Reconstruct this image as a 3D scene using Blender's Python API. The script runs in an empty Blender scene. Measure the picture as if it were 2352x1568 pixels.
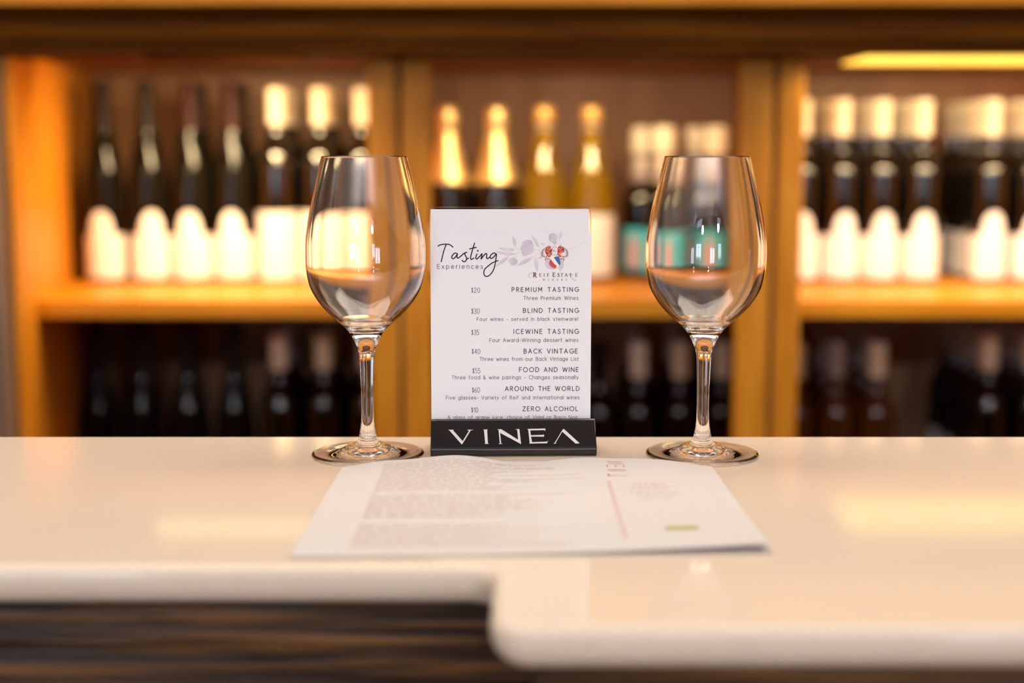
import bpy, bmesh, math, random
from mathutils import Vector, Matrix
random.seed(7)
C = bpy.context.scene.collection
R = math.radians
PI = math.pi

# ---------------------------------------------------------------- camera, world, light, exposure
EZ = 1.253                     # eye height; counter top at 1.05
PITCH = 7.5
FPX = 3267.0
sc = bpy.context.scene
cam_d = bpy.data.cameras.new('camera'); cam = bpy.data.objects.new('camera', cam_d); C.objects.link(cam)
cam_d.sensor_width = 36.0; cam_d.lens = FPX * 36.0 / 2352.0
cam.location = (0, 0, EZ); cam.rotation_euler = (R(90 - PITCH), 0, 0)
cam_d.clip_start = 0.02; cam_d.clip_end = 60
cam_d.dof.use_dof = True; cam_d.dof.focus_distance = 0.966; cam_d.dof.aperture_fstop = 2.75
sc.camera = cam
sc.view_settings.view_transform = 'Standard'; sc.view_settings.look = 'None'
sc.view_settings.exposure = 0.0; sc.view_settings.gamma = 1.0; sc.view_settings.use_curve_mapping = False
cy = sc.cycles
cy.use_denoising = True
cy.max_bounces = 16; cy.transmission_bounces = 14; cy.glossy_bounces = 8; cy.diffuse_bounces = 5; cy.transparent_max_bounces = 16
cy.sample_clamp_indirect = 20.0; cy.sample_clamp_direct = 0.0; cy.blur_glossy = 0.3

w = bpy.data.worlds.new('world'); sc.world = w; w.use_nodes = True
w.node_tree.nodes['Background'].inputs[0].default_value = (0.75, 0.8, 1.0, 1)
w.node_tree.nodes['Background'].inputs[1].default_value = 0.3

def area(name, loc, rot, sx, sy, power, col, spread=180):
    d = bpy.data.lights.new(name, 'AREA'); d.shape = 'RECTANGLE'; d.size = sx; d.size_y = sy
    d.energy = power; d.color = col; d.spread = R(spread)
    o = bpy.data.objects.new(name, d); C.objects.link(o); o.location = loc
    o.rotation_euler = [R(a) for a in rot]
    return o
WARM = (1.0, 0.80, 0.56); LEDC = (1.0, 0.72, 0.36); DAY = (0.74, 0.84, 1.0)
CEIL = 2.62
# ceiling panels over the bar and over the room
area('ceiling_lamp_light', (0.1, 1.25, CEIL - 0.05), (0, 0, 0), 2.6, 0.9, 12.5, (1, .83, .62))
# added unseen lamp facing up: bounces soft fill off the ceiling
area('uplighter_glow', (0, -1.5, 2.06), (180, 0, 0), 2.4, 0.25, 66, (1, 0.93, 0.90))
# two unseen lamps added far behind the camera to put glints on the bottle shoulders
GLINT_LAMPS = [(-0.75, -2.5, 2.16), (1.05, -2.2, 2.12)]
for gx, gy, gz in GLINT_LAMPS:
    o_ = area('round_lamp_glow', (gx, gy + .012, gz), (82, 0, 0), .17, .17, 17, (.98, 0.95, 1.0)); o_.data.shape = 'DISK'
# daylight from the two windows in the rear wall
WINS = [(-2.3, -1.3, 0.75, 2.0), (1.5, 2.1, 0.75, 2.0)]
for x0, x1, z0, z1 in WINS:
    area('window_daylight', ((x0 + x1) / 2, -3.93, (z0 + z1) / 2), (90, 0, 180), x1 - x0, z1 - z0, 36 * (x1 - x0), DAY)

# ---------------------------------------------------------------- pixel helpers (measuring the photograph)
th = R(PITCH)
FWD = Vector((0, math.cos(th), -math.sin(th))); UP = Vector((0, math.sin(th), math.cos(th))); EYE = Vector((0, 0, EZ))
def ray(px, py):
    return FWD + Vector((1, 0, 0)) * ((px - 1176) / FPX) + UP * (-(py - 784) / FPX)
def at_y(px, py, D):
    d = ray(px, py); return EYE + d * (D / d.y)
def at_z(px, py, z):
    d = ray(px, py); return EYE + d * ((z - EZ) / d.z)
def x_of(px, D, z=EZ):         # world x of a pixel column for a point at depth D and height z
    t = D * math.cos(th) + (EZ - z) * math.sin(th)
    return (px - 1176) / FPX * t
def on_plane(px, py, p0, n):
    d = ray(px, py); return EYE + d * ((p0 - EYE).dot(n) / d.dot(n))

# ---------------------------------------------------------------- materials
def mat(name, col, rough=0.5, metal=0.0, coat=0.0, spec=0.5, trans=0.0, ior=1.45, emit=None, es=0.0):
    m = bpy.data.materials.new(name); m.use_nodes = True
    b = m.node_tree.nodes['Principled BSDF']
    b.inputs['Base Color'].default_value = (*col, 1); b.inputs['Roughness'].default_value = rough
    b.inputs['Metallic'].default_value = metal; b.inputs['Coat Weight'].default_value = coat
    b.inputs['Coat Roughness'].default_value = 0.06
    b.inputs['Specular IOR Level'].default_value = spec; b.inputs['Transmission Weight'].default_value = trans
    b.inputs['IOR'].default_value = ior
    if emit: b.inputs['Emission Color'].default_value = (*emit, 1); b.inputs['Emission Strength'].default_value = es
    return m
def noisy(m, c1, c2, scale=(1, 1, 1), nscale=5.0, detail=6.0, lo=0.35, hi=0.65, bump=0.0, rough=None, dist=0.0):
    nt = m.node_tree; b = nt.nodes['Principled BSDF']
    tc = nt.nodes.new('ShaderNodeTexCoord'); mp = nt.nodes.new('ShaderNodeMapping'); mp.inputs['Scale'].default_value = scale
    nz = nt.nodes.new('ShaderNodeTexNoise'); nz.inputs['Scale'].default_value = nscale; nz.inputs['Detail'].default_value = detail
    nz.inputs['Distortion'].default_value = dist
    cr = nt.nodes.new('ShaderNodeValToRGB'); cr.color_ramp.elements[0].position = lo; cr.color_ramp.elements[1].position = hi
    cr.color_ramp.elements[0].color = (*c1, 1); cr.color_ramp.elements[1].color = (*c2, 1)
    nt.links.new(tc.outputs['Object'], mp.inputs['Vector']); nt.links.new(mp.outputs[0], nz.inputs['Vector'])
    nt.links.new(nz.outputs['Fac'], cr.inputs['Fac']); nt.links.new(cr.outputs[0], b.inputs['Base Color'])
    if bump:
        bp = nt.nodes.new('ShaderNodeBump'); bp.inputs['Strength'].default_value = bump; bp.inputs['Distance'].default_value = 0.002
        nt.links.new(nz.outputs['Fac'], bp.inputs['Height']); nt.links.new(bp.outputs[0], b.inputs['Normal'])
    if rough:
        mr = nt.nodes.new('ShaderNodeMapRange'); mr.inputs['To Min'].default_value = rough[0]; mr.inputs['To Max'].default_value = rough[1]
        nt.links.new(nz.outputs['Fac'], mr.inputs['Value']); nt.links.new(mr.outputs[0], b.inputs['Roughness'])
    return m
M = {}
M['oak_x'] = noisy(mat('honey_oak_lengthwise', (.5, .24, .06), 0.42, spec=.2), (.54, .185, .006), (.66, .265, .014), (1, 12, 12), 6, bump=.1)
M['oak_z'] = noisy(mat('honey_oak_upright', (.5, .24, .06), 0.42, spec=.2), (.54, .190, .008), (.68, .28, .022), (12, 12, 1), 6, bump=.1)
M['back'] = noisy(mat('brown_back_board', (.3, .15, .07), 0.5), (.36, .19, .10), (.44, .25, .14), (6, 6, 1), 4)
M['dark_x'] = noisy(mat('dark_cornice_wood', (.1, .04, .01), 0.6, spec=.05), (.062, .017, .0008), (.105, .034, .002), (1, 14, 22), 5, bump=.15)
M['apron'] = noisy(mat('dark_rustic_wood', (.06, .02, .01), 0.3), (.010, .004, .0015), (.20, .088, .018), (2.5, 40, 95), 2.4, 6, .45, .78, bump=.5, rough=(.18, .5), dist=.6)
M['post'] = noisy(mat('greyed_brown_wood', (.2, .12, .08), .45), (.20, .12, .075), (.27, .17, .11), (12, 12, 1), 6)
M['gap'] = mat('shadow_gap_board', (.03, .02, .015), .8)
M['bottle'] = mat('black_bottle_glass', (.004, .004, .003), .05, spec=.9)
M['amber'] = mat('amber_bottle_glass', (.07, .024, .004), .06, spec=.9)
M['yellow'] = mat('yellow_bottle_glass', (.66, .43, .012), .04, trans=.8, ior=1.35)
M['flute'] = mat('dark_flute_glass', (.006, .005, .003), .08, spec=.22)
M['label'] = mat('white_label_paper', (.84, .83, .80), .7)
M['cream'] = mat('cream_capsule', (.93, .86, .66), .45)
M['greycap'] = mat('silver_grey_capsule', (.42, .41, .42), .4, metal=.2)
M['gold'] = mat('gold_foil', (.95, .74, .36), .38, metal=.75)
M['goldcap'] = mat('matt_gold_capsule', (.85, .55, .20), .4, metal=.5)
M['neckband'] = mat('silver_neck_band', (.58, .50, .45), .45, metal=.3)
M['darkcap'] = mat('dark_bronze_capsule', (.014, .009, .006), .5, spec=.2)
M['redcap'] = mat('dark_red_capsule', (.03, .008, .005), .5, spec=.2)
M['teal'] = mat('turquoise_label', (.10, .66, .80), .55)
M['blush'] = mat('pink_label_flower', (.75, .42, .42), .6)
M['glass'] = mat('clear_glass', (1, 1, 1), 0, trans=1, ior=1.5)
M['acrylic'] = mat('clear_acrylic', (.97, .98, .98), 0, trans=1, ior=1.49)
M['card'] = mat('white_card', (.80, .785, .80), .55, spec=.3)
M['ink'] = mat('dark_violet_ink', (.030, .018, .035), .6)
M['ink2'] = mat('charcoal_ink', (.085, .065, .08), .6)
M['inkserif'] = mat('brown_ink', (.10, .065, .06), .6)
M['redink'] = mat('red_ink', (.62, .055, .04), .6)
M['blueink'] = mat('blue_ink', (.035, .13, .36), .6)
M['shieldwhite'] = mat('white_ink', (.82, .80, .78), .6)
M['branchink'] = noisy(mat('lilac_watercolour', (.6, .56, .62), .6), (.58, .54, .60), (.71, .68, .71), (1, 1, 1), 160, 3)
M['bloomink'] = noisy(mat('mauve_watercolour', (.5, .46, .56), .6), (.53, .49, .58), (.67, .63, .69), (1, 1, 1), 120, 3)
M['blackgloss'] = mat('black_gloss_plastic', (.006, .006, .007), .06, spec=.5, coat=.5)
M['vinea'] = mat('pale_lilac_print', (.66, .62, .64), .5)
M['paper'] = mat('menu_paper', (.63, .60, .575), .6, spec=.25)
M['paperink'] = mat('pale_salmon_print', (.575, .475, .41), .65)
M['papershade'] = noisy(mat('peach_print_tint', (.84, .70, .60), .65), (.80, .66, .56), (.86, .76, .68), (1, 1, 1), 90, 4)
M['papergreen'] = mat('olive_green_print', (.36, .36, .10), .65)
M['paperred'] = mat('pale_red_print', (.60, .46, .42), .65)
M['papertype'] = mat('terracotta_print', (.55, .30, .22), .65)
M['wall'] = noisy(mat('warm_plaster', (.5, .42, .33), .8), (.46, .38, .30), (.52, .44, .35), (1, 1, 1), 3)
M['ceiling'] = mat('ceiling_paint', (.66, .65, .66), .8)
M['floor'] = noisy(mat('brown_floor_boards', (.2, .1, .05), .45), (.16, .08, .04), (.26, .13, .06), (1, 8, 1), 3)
M['led'] = mat('led_diffuser', (1, .8, .4), .4, emit=(1.0, .62, .07), es=1.9)
M['led_hid'] = mat('recessed_led_diffuser', (1, .8, .4), .4, emit=(1.0, .70, .25), es=9.0)
M['lamp'] = mat('lamp_diffuser', (1, .9, .8), .4, emit=(1, .92, .84), es=3.0)
M['sky'] = mat('daylit_pane', (.8, .9, 1), .2, emit=DAY, es=5.0)
M['steel'] = mat('brushed_steel', (.5, .5, .5), .3, metal=1)
# quartz: cream with fine flecks
q = mat('cream_quartz', (.80, .72, .60), .13, spec=.5)
nt = q.node_tree; b = nt.nodes['Principled BSDF']
tc = nt.nodes.new('ShaderNodeTexCoord')
b.inputs['Specular IOR Level'].default_value = .22
n1 = nt.nodes.new('ShaderNodeTexNoise'); n1.inputs['Scale'].default_value = 420; n1.inputs['Detail'].default_value = 3
r1 = nt.nodes.new('ShaderNodeValToRGB'); r1.color_ramp.elements[0].position = .66; r1.color_ramp.elements[1].position = .76
r1.color_ramp.elements[0].color = (.72, .61, .48, 1); r1.color_ramp.elements[1].color = (.42, .32, .20, 1)
n2 = nt.nodes.new('ShaderNodeTexNoise'); n2.inputs['Scale'].default_value = 60
r2 = nt.nodes.new('ShaderNodeMapRange'); r2.inputs['To Min'].default_value = .06; r2.inputs['To Max'].default_value = .10
nt.links.new(tc.outputs['Object'], n1.inputs['Vector']); nt.links.new(tc.outputs['Object'], n2.inputs['Vector'])
nt.links.new(n1.outputs['Fac'], r1.inputs['Fac']); nt.links.new(r1.outputs[0], b.inputs['Base Color'])
nt.links.new(n2.outputs['Fac'], r2.inputs['Value']); nt.links.new(r2.outputs[0], b.inputs['Roughness'])
M['quartz'] = q

# ---------------------------------------------------------------- object helpers
def tag(o, label, cat, group=None):
    o['label'] = label; o['category'] = cat
    if group: o['group'] = group
    return o
def thing(name, label, cat, loc=(0, 0, 0), rz=0, group=None):
    o = bpy.data.objects.new(name, None); C.objects.link(o); o.location = loc; o.rotation_euler = (0, 0, rz)
    o.empty_display_size = .05
    return tag(o, label, cat, group)
def mesh_obj(name, bm, m, parent=None, smooth=False, loc=None):
    me = bpy.data.meshes.new(name)
    bmesh.ops.recalc_face_normals(bm, faces=bm.faces)
    bm.to_mesh(me); bm.free()
    if smooth:
        for p in me.polygons: p.use_smooth = True
    me.materials.append(m)
    o = bpy.data.objects.new(name, me); C.objects.link(o)
    if parent: o.parent = parent
    if loc: o.location = loc
    return o
def part(name, me, parent, loc=None):
    o = bpy.data.objects.new(name, me); C.objects.link(o); o.parent = parent
    if loc: o.location = loc
    return o
def copy_tree(o, parent=None):
    c = o.copy(); C.objects.link(c); c.parent = parent
    for ch in list(o.children): copy_tree(ch, c)
    return c
def box(bm, x0, x1, y0, y1, z0, z1, bev=0.0, seg=2):
    g = bmesh.ops.create_cube(bm, size=1)
    vs = g['verts']
    for v in vs:
        v.co = Vector((x0 + (v.co.x + .5) * (x1 - x0), y0 + (v.co.y + .5) * (y1 - y0), z0 + (v.co.z + .5) * (z1 - z0)))
    if bev:
        es = list({e for v in vs for e in v.link_edges})
        bmesh.ops.bevel(bm, geom=es, offset=bev, segments=seg, affect='EDGES', profile=.5)
def boxo(name, x0, x1, y0, y1, z0, z1, m, parent=None, bev=0.0):
    bm = bmesh.new(); box(bm, x0, x1, y0, y1, z0, z1, bev)
    return mesh_obj(name, bm, m, parent)
def struct(o): o['kind'] = 'structure'; return o
def lathe(prof, n=40, closed=False):
    """prof: list of (r, z); r == 0 gives a pole"""
    bm = bmesh.new(); rings = []
    for r, z in prof:
        if r < 1e-7: rings.append([bm.verts.new((0, 0, z))])
        else: rings.append([bm.verts.new((r * math.cos(2 * PI * i / n), r * math.sin(2 * PI * i / n), z)) for i in range(n)])
    prs = list(zip(rings, rings[1:]))
    if closed: prs.append((rings[-1], rings[0]))
    for a, c in prs:
        if len(a) == 1 and len(c) == 1: continue
        for i in range(n):
            j = (i + 1) % n
            if len(a) == 1: bm.faces.new((a[0], c[i], c[j]))
            elif len(c) == 1: bm.faces.new((a[i], a[j], c[0]))
            else: bm.faces.new((a[i], a[j], c[j], c[i]))
    return bm
def prism_x(pts, x0, x1, bev=0.0, seg=3):
    """closed (y, z) outline swept along x"""
    bm = bmesh.new()
    a = [bm.verts.new((x0, y, z)) for y, z in pts]; c = [bm.verts.new((x1, y, z)) for y, z in pts]
    n = len(pts)
    bm.faces.new(a); bm.faces.new(list(reversed(c)))
    for i in range(n): bm.faces.new((a[i], c[i], c[(i + 1) % n], a[(i + 1) % n]))
    if bev: bmesh.ops.bevel(bm, geom=list(bm.edges), offset=bev, segments=seg, affect='EDGES', profile=.5, clamp_overlap=True)
    return bm
def catmull(pts, k=6):
    if len(pts) < 3: return pts
    P = [pts[0]] + list(pts) + [pts[-1]]; out = []
    for i in range(1, len(P) - 2):
        p0, p1, p2, p3 = P[i - 1], P[i], P[i + 1], P[i + 2]
        for s in range(k):
            t = s / k
            out.append(tuple(.5 * ((2 * p1[j]) + (-p0[j] + p2[j]) * t + (2 * p0[j] - 5 * p1[j] + 4 * p2[j] - p3[j]) * t * t + (-p0[j] + 3 * p1[j] - 3 * p2[j] + p3[j]) * t ** 3) for j in range(2)))
    out.append(tuple(pts[-1])); return out

# ---------------------------------------------------------------- room shell
SHX0, SHX1 = -3.2, 3.2; YR, YB = -4.0, 3.05
struct(boxo('floor', SHX0, SHX1, YR, YB, -0.05, 0, M['floor']))
struct(boxo('ceiling', SHX0, SHX1, YR, YB, CEIL, CEIL + .05, M['ceiling']))
struct(boxo('wall_back', SHX0, SHX1, YB, YB + .1, 0, CEIL, M['wall']))
struct(boxo('wall_left', SHX0 - .1, SHX0, YR, YB, 0, CEIL, M['wall']))
struct(boxo('wall_right', SHX1, SHX1 + .1, YR, YB, 0, CEIL, M['wall']))
bm = bmesh.new()
xs = [SHX0, WINS[0][0], WINS[0][1], WINS[1][0], WINS[1][1], SHX1]
for i, (a, c) in enumerate(zip(xs, xs[1:])):
    if i in (1, 3): box(bm, a, c, YR - .1, YR, 0, .75); box(bm, a, c, YR - .1, YR, 2.0, CEIL)
    else: box(bm, a, c, YR - .1, YR, 0, CEIL)
struct(mesh_obj('wall_rear', bm, M['wall']))
for i, (x0, x1, z0, z1) in enumerate(WINS):
    bm = bmesh.new(); box(bm, x0, x1, YR - .09, YR - .08, z0, z1)
    wn = struct(mesh_obj('window_%d' % (i + 1), bm, M['sky']))
    bm = bmesh.new(); xm = (x0 + x1) / 2
    box(bm, x0, x0 + .05, YR - .06, YR, z0, z1); box(bm, x1 - .05, x1, YR - .06, YR, z0, z1); box(bm, xm - .025, xm + .025, YR - .06, YR, z0, z1)
    box(bm, x0, x1, YR - .05, YR, z0, z0 + .05); box(bm, x0, x1, YR - .05, YR, z1 - .05, z1); box(bm, x0, x1, YR - .05, YR, 1.6, 1.63)
    mesh_obj('window_frame', bm, M['apron'], wn)
def ceiling_lamp(x, y, sx, sy, label):
    t = thing('ceiling_lamp', label, 'ceiling light', (x, y, CEIL))
    bm = bmesh.new(); box(bm, -sx / 2 - .02, sx / 2 + .02, -sy / 2 - .02, sy / 2 + .02, -.02, 0, .004)
    mesh_obj('housing', bm, M['steel'], t)
    bm = bmesh.new(); box(bm, -sx / 2, sx / 2, -sy / 2, sy / 2, -.026, -.0201)
    mesh_obj('diffuser', bm, M['lamp'], t)
ceiling_lamp(.1, 1.25, 2.6, .9, 'long flat ceiling light panel above the gap behind the bar counter')
t = thing('uplighter', 'long steel uplighter bar hanging below the ceiling of the room', 'hanging lamp', (0, -1.5, 2.0))
bm = bmesh.new(); box(bm, -1.25, 1.25, -.15, .15, 0, .05, .01); mesh_obj('housing', bm, M['steel'], t)
for sx in (-1, 1):
    bm = lathe([(0, .05), (.004, .05), (.004, CEIL - 2.0), (0, CEIL - 2.0)], 8); c_ = mesh_obj('cord', bm, M['steel'], t); c_.location = (sx * 1.0, 0, 0)
for i, (gx, gy, gz) in enumerate(GLINT_LAMPS):
    t = thing('round_lamp', ['small round spot lamp hanging on the left of the room', 'small round spot lamp hanging on the right of the room'][i], 'spot lamp', (gx, gy, gz))
    bm = lathe([(0, -.10), (.05, -.10), (.09, -.02), (.095, .008), (.09, .008), (.085, 0), (0, 0)], 28)
    o_ = mesh_obj('housing', bm, M['steel'], t, True); o_.rotation_euler = (R(82 + 180 - 180) , 0, 0); o_.rotation_euler = (R(-98), 0, 0)
    bm = lathe([(0, .07), (.004, .07), (.004, CEIL - gz), (0, CEIL - gz)], 8); c_ = mesh_obj('cord', bm, M['steel'], t); c_.location = (0, -.07, 0)

# ---------------------------------------------------------------- bar counter
CT = 1.05
XE = 2.2
ycl, ycr, yback = .686, .594, 1.018
xs_ = x_of(1128, .64, CT)
def arc(cx, cyy, r, a0, a1, n=8): return [(cx + r * math.cos(R(a0 + (a1 - a0) * i / n)), cyy + r * math.sin(R(a0 + (a1 - a0) * i / n))) for i in range(n + 1)]
out = [(-XE, yback), (-XE, ycl)]
out += arc(xs_ - .016, ycl - .016 + 0, .016, 90, 0)[0:]      # concave inner corner
out += arc(xs_ + .018, ycr + .018, .018, 180, 270)           # convex outer corner
out += [(XE, ycr), (XE, yback)]
bm = bmesh.new()
TH = .0225
a = [bm.verts.new((x, y, CT)) for x, y in out]; c = [bm.verts.new((x, y, CT - TH)) for x, y in out]
ft = bm.faces.new(a); fb = bm.faces.new(list(reversed(c)))
for i in range(len(out)):
    j = (i + 1) % len(out); bm.faces.new((a[j], a[i], c[i], c[j]))
bmesh.ops.recalc_face_normals(bm, faces=bm.faces)
bmesh.ops.bevel(bm, geom=list(fb.edges), offset=.0150, segments=6, affect='EDGES', profile=.5)
bm.faces.ensure_lookup_table(); ft = [f for f in bm.faces if all(abs(v.co.z - CT) < 1e-6 for v in f.verts)][0]
bmesh.ops.bevel(bm, geom=list(ft.edges), offset=.0060, segments=4, affect='EDGES', profile=.5)
bar = thing('bar_counter', 'cream speckled stone bar counter with stepped front edge above dark rustic wood', 'bar counter', (0, 0, 0))
top = mesh_obj('countertop', bm, M['quartz'], bar)
zt = CT - TH
mesh_obj('apron_board', prism_x([(ycl + .006, zt), (ycl + .006, zt - .018), (ycl + .002, zt - .021), (ycl + .002, zt - .05), (ycl + .008, zt - .052), (ycl + .008, zt - .10), (ycl + .03, zt - .10), (ycl + .03, zt)], -XE, xs_ + .02), M['apron'], bar)
mesh_obj('apron_board', prism_x([(ycr + .014, zt), (ycr + .014, zt - .018), (ycr + .010, zt - .021), (ycr + .010, zt - .05), (ycr + .016, zt - .052), (ycr + .016, zt - .10), (ycr + .04, zt - .10), (ycr + .04, zt)], xs_ + .02, XE), M['apron'], bar)
boxo('side_board', xs_ + .0201, xs_ + .04, ycr + .0401, ycl + .05, 0.02, zt, M['apron'], bar)
for k in range(14):
    x0 = -XE + k * .157
    if x0 + .155 < xs_: boxo('front_plank', x0, x0 + .1555, ycl + .031, ycl + .05, .0, zt, M['apron'], bar, .002)
x0 = xs_ + .0401
while x0 < XE:
    boxo('front_plank', x0, min(x0 + .1555, XE), ycr + .041, ycr + .06, .0, zt, M['apron'], bar, .002); x0 += .157
boxo('back_board', -XE, XE, .95, .97, 0, zt, M['apron'], bar)
boxo('end_board', -XE, -XE + .02, ycl + .06, .9499, 0, zt, M['apron'], bar)
boxo('end_board', XE - .02, XE, ycr + .07, .9499, 0, zt, M['apron'], bar)

# ---------------------------------------------------------------- cabinets
DF, DS, DB = 2.10, 2.145, 2.87          # stile front, shelf front, back board
ZS = EZ - .2208                          # top of the visible shelf
ZL = EZ - .645                           # top of the lower shelf
ZH = EZ + .137                           # underside of the cornice
ZC = EZ + .155                           # inner ceiling
ST = .0255                               # shelf thickness
WT = .008
def X(px, D=DF): return x_of(px, D, EZ - .1)
def slab(name, pts, z0, z1, m, t, bevy=None):
    bm = bmesh.new()
    a_ = [bm.verts.new((x, y, z0)) for x, y in pts]; b_ = [bm.verts.new((x, y, z1)) for x, y in pts]
    bm.faces.new(a_); bm.faces.new(b_[::-1]); n = len(pts)
    for i in range(n): bm.faces.new((a_[i], b_[i], b_[(i + 1) % n], a_[(i + 1) % n]))
    if bevy is not None: bmesh.ops.bevel(bm, geom=[e for e in bm.edges if all(abs(v.co.y - bevy) < 1e-5 for v in e.verts)], offset=.0015, segments=2, affect='EDGES')
    return mesh_obj(name, bm, m, t)
def cabinet(xo0, xi0, xi1, xo1, label, sl=0.0, sr=0.0, yl=0.0):
    """stiles xo0..xi0 and xi1..xo1; thin side panels behind them that splay by sl, sr towards the back"""
    t = thing('wine_cabinet', label, 'cabinet', (0, 0, 0))
    y0 = DF + .0201
    yl = yl or DF; y0l = yl + .0201
    slab('side_panel', [(xo0, y0l), (xo0 + WT, y0l), (xo0 + WT + sl, DB), (xo0 + sl, DB)], 0, ZC if yl == DF else ZH - .0003, M['oak_z'], t)
    if yl != DF: slab('side_panel', [(xo0 + sl * .16, DF + .03), (xo0 + WT + sl * .16, DF + .03), (xo0 + WT + sl, DB), (xo0 + sl, DB)], ZH - .0002, ZC, M['oak_z'], t)
    slab('side_panel', [(xo1 - WT, y0), (xo1, y0), (xo1 + sr, DB), (xo1 - WT + sr, DB)], 0, ZC, M['oak_z'], t)
    boxo('stile', xo0, xi0, yl, yl + .02, 0, ZH - .0003, M['oak_z'], t, .003)
    boxo('stile', xi1, xo1, DF, DF + .02, 0, ZH - .0003, M['oak_z'], t, .003)
    boxo('back_panel', xo0 + sl + .0002, xo1 + sr - .0002, DB + .0001, DB + .012, 0, ZC, M['back'], t)
    slab('top_panel', [(xo0, y0), (xo1, y0), (xo1 + sr, DB + .012), (xo0 + sl, DB + .012)], ZC + .0001, ZC + .018, M['back'], t)
    boxo('top_rail', xo0 + WT + (.0005 if yl == DF else .02), xo1 - WT - .0005, y0, 2.20, ZH, ZC, M['dark_x'], t)
    def inner(y): f = (y - y0) / (DB - y0); return xo0 + WT + sl * (y - y0l) / (DB - y0l), xo1 - WT + sr * f
    for z in (ZS, ZL, .1):
        a, b = inner(DS); c, d = inner(DB)
        slab('shelf' if z != .1 else 'bottom_panel', [(a, DS), (b, DS), (d, DB), (c, DB)], z - ST, z, M['oak_x'], t, DS)
    boxo('plinth', xi0, xi1, DF + .05, DF + .07, 0, .07, M['gap'], t)
    return t
B1 = (X(23, 2.03), X(34, 2.03), X(848), X(914)); B2 = (X(924), X(990), X(1695), X(1772)); B3 = (X(1782), X(1842), 1.10, 1.14)
cabinet(*B1, 'left honey oak wine cabinet with two bottle shelves, nearest the left edge', -.122, -.012, 2.03)
cabinet(*B2, 'middle honey oak wine cabinet with two bottle shelves, behind the tasting sign', -.012, .068)
cabinet(*B3, 'right honey oak wine cabinet with two bottle shelves, under the lit strip', .068, 0)
boxo('filler_strip', B1[3] + .0002, B2[0] - .0002, DF + .004, DF + .018, 0, ZH - .0003, M['gap'], None); tag(bpy.data.objects['filler_strip'], 'dark filler strip between left and middle wine cabinets', 'trim')  # dark strips colour in the shade of the gaps between cabinets
f2 = boxo('filler_strip', B2[3] + .0002, B3[0] - .0002, DF + .004, DF + .018, 0, ZH - .0003, M['gap'], None); tag(f2, 'dark filler strip between middle and right wine cabinets', 'trim')
# neighbouring greyish post at the far left
pl = boxo('post', X(-200, 2.0), X(23, 2.03) - .004, 2.005, 2.045, 0, ZH - .0003, M['post'], None, .003); tag(pl, 'dull brown wooden post left of the left wine cabinet', 'post')
# cornice: moulded boards, an LED slot above the left cabinet, lit strip above the right
XC0, XC1 = -1.35, 1.42
YC = 2.0
cor = thing('cornice', 'dark brown moulded wooden cornice running above the wine cabinets', 'cornice', (0, 0, 0))
z0 = ZH
prof = [(YC + .012, z0), (YC + .006, z0 + .004), (YC + .006, z0 + .016), (YC, z0 + .020), (YC, z0 + .032), (YC + .005, z0 + .036), (YC + .005, z0 + .052), (YC - .006, z0 + .058), (YC - .010, z0 + .064), (YC - .010, z0 + .0665), (YC + .02, z0 + .0665), (YC + .02, z0)]
mesh_obj('moulding', prism_x(prof, XC0, XC1), M['dark_x'], cor)
SL0, SL1 = x_of(300, 2.0), x_of(700, 2.0)      # slot with the hidden LED strip
YS = DF + .0195
boxo('soffit_board', XC0, SL0, YC + .0201, YS, z0, z0 + .018, M['dark_x'], cor)
boxo('soffit_board', SL1, XC1, YC + .0201, YS, z0, z0 + .018, M['dark_x'], cor)
boxo('soffit_board', SL0 + .0001, SL1 - .0001, YC + .0201, YS, z0 + .010, z0 + .018, M['dark_x'], cor)
led = tag(boxo('light_strip', SL0 + .005, SL1 - .005, YC + .024, YC + .062, z0 + .0065, z0 + .0095, M['led_hid']), 'warm light strip recessed under the cornice above the left cabinet', 'light strip')
led2 = tag(boxo('light_strip', x_of(1955, 2.1), 1.09, YC + .026, 2.175, z0 - .0036, z0 - .0006, M['led']), 'bright amber light strip under the cornice above the right cabinet', 'light strip')
boxo('frieze_board', XC0, XC1, 2.08, 2.10, ZC + .02, EZ + .62, M['oak_x'], cor)
# light of the strips, plus added fill lamps for walls, capsules and frieze
area('light_strip_glow', (-.56, YC + .05, z0 - .003), (5, 20, 0), .24, .02, 1.0, LEDC, 160)  # added fill aimed at the left side wall
area('light_strip_glow', (x_of(640, 2.08), YC + .08, z0 + .004), (15, 0, 0), .16, .012, 1.0, LEDC, 150)
area('light_strip_glow', (x_of(680, 2.2), 2.22, z0 + .010), (35, 0, 0), .20, .012, 1.5, LEDC, 150)  # added fill behind the strip for the cream capsules
area('light_strip_glow', (-.50, 2.22, z0 + .008), (32, 22, 0), .24, .02, 3.6, LEDC, 150)  # added fill turned towards the left side wall
area('light_strip_glow', (.11, 2.22, z0 + .010), (35, 0, 0), .38, .012, 1.8, LEDC, 150)  # added fill for the middle bay, which has no strip
area('light_strip_glow', (.76, 2.07, z0 - .006), (16, 0, 0), .60, .014, 2.8, (1.0, .86, .68), 150)
area('light_strip_glow', (.76, 2.22, z0 + .010), (38, 0, 0), .60, .012, 2.6, LEDC, 150)  # added fill behind the strip, brightening the right capsules
area('light_strip_glow', (0, 2.04, EZ + .225), (180, 0, 0), 2.4, .015, .5, LEDC)  # added upward lamp brightening the frieze; no strip is built there

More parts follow.
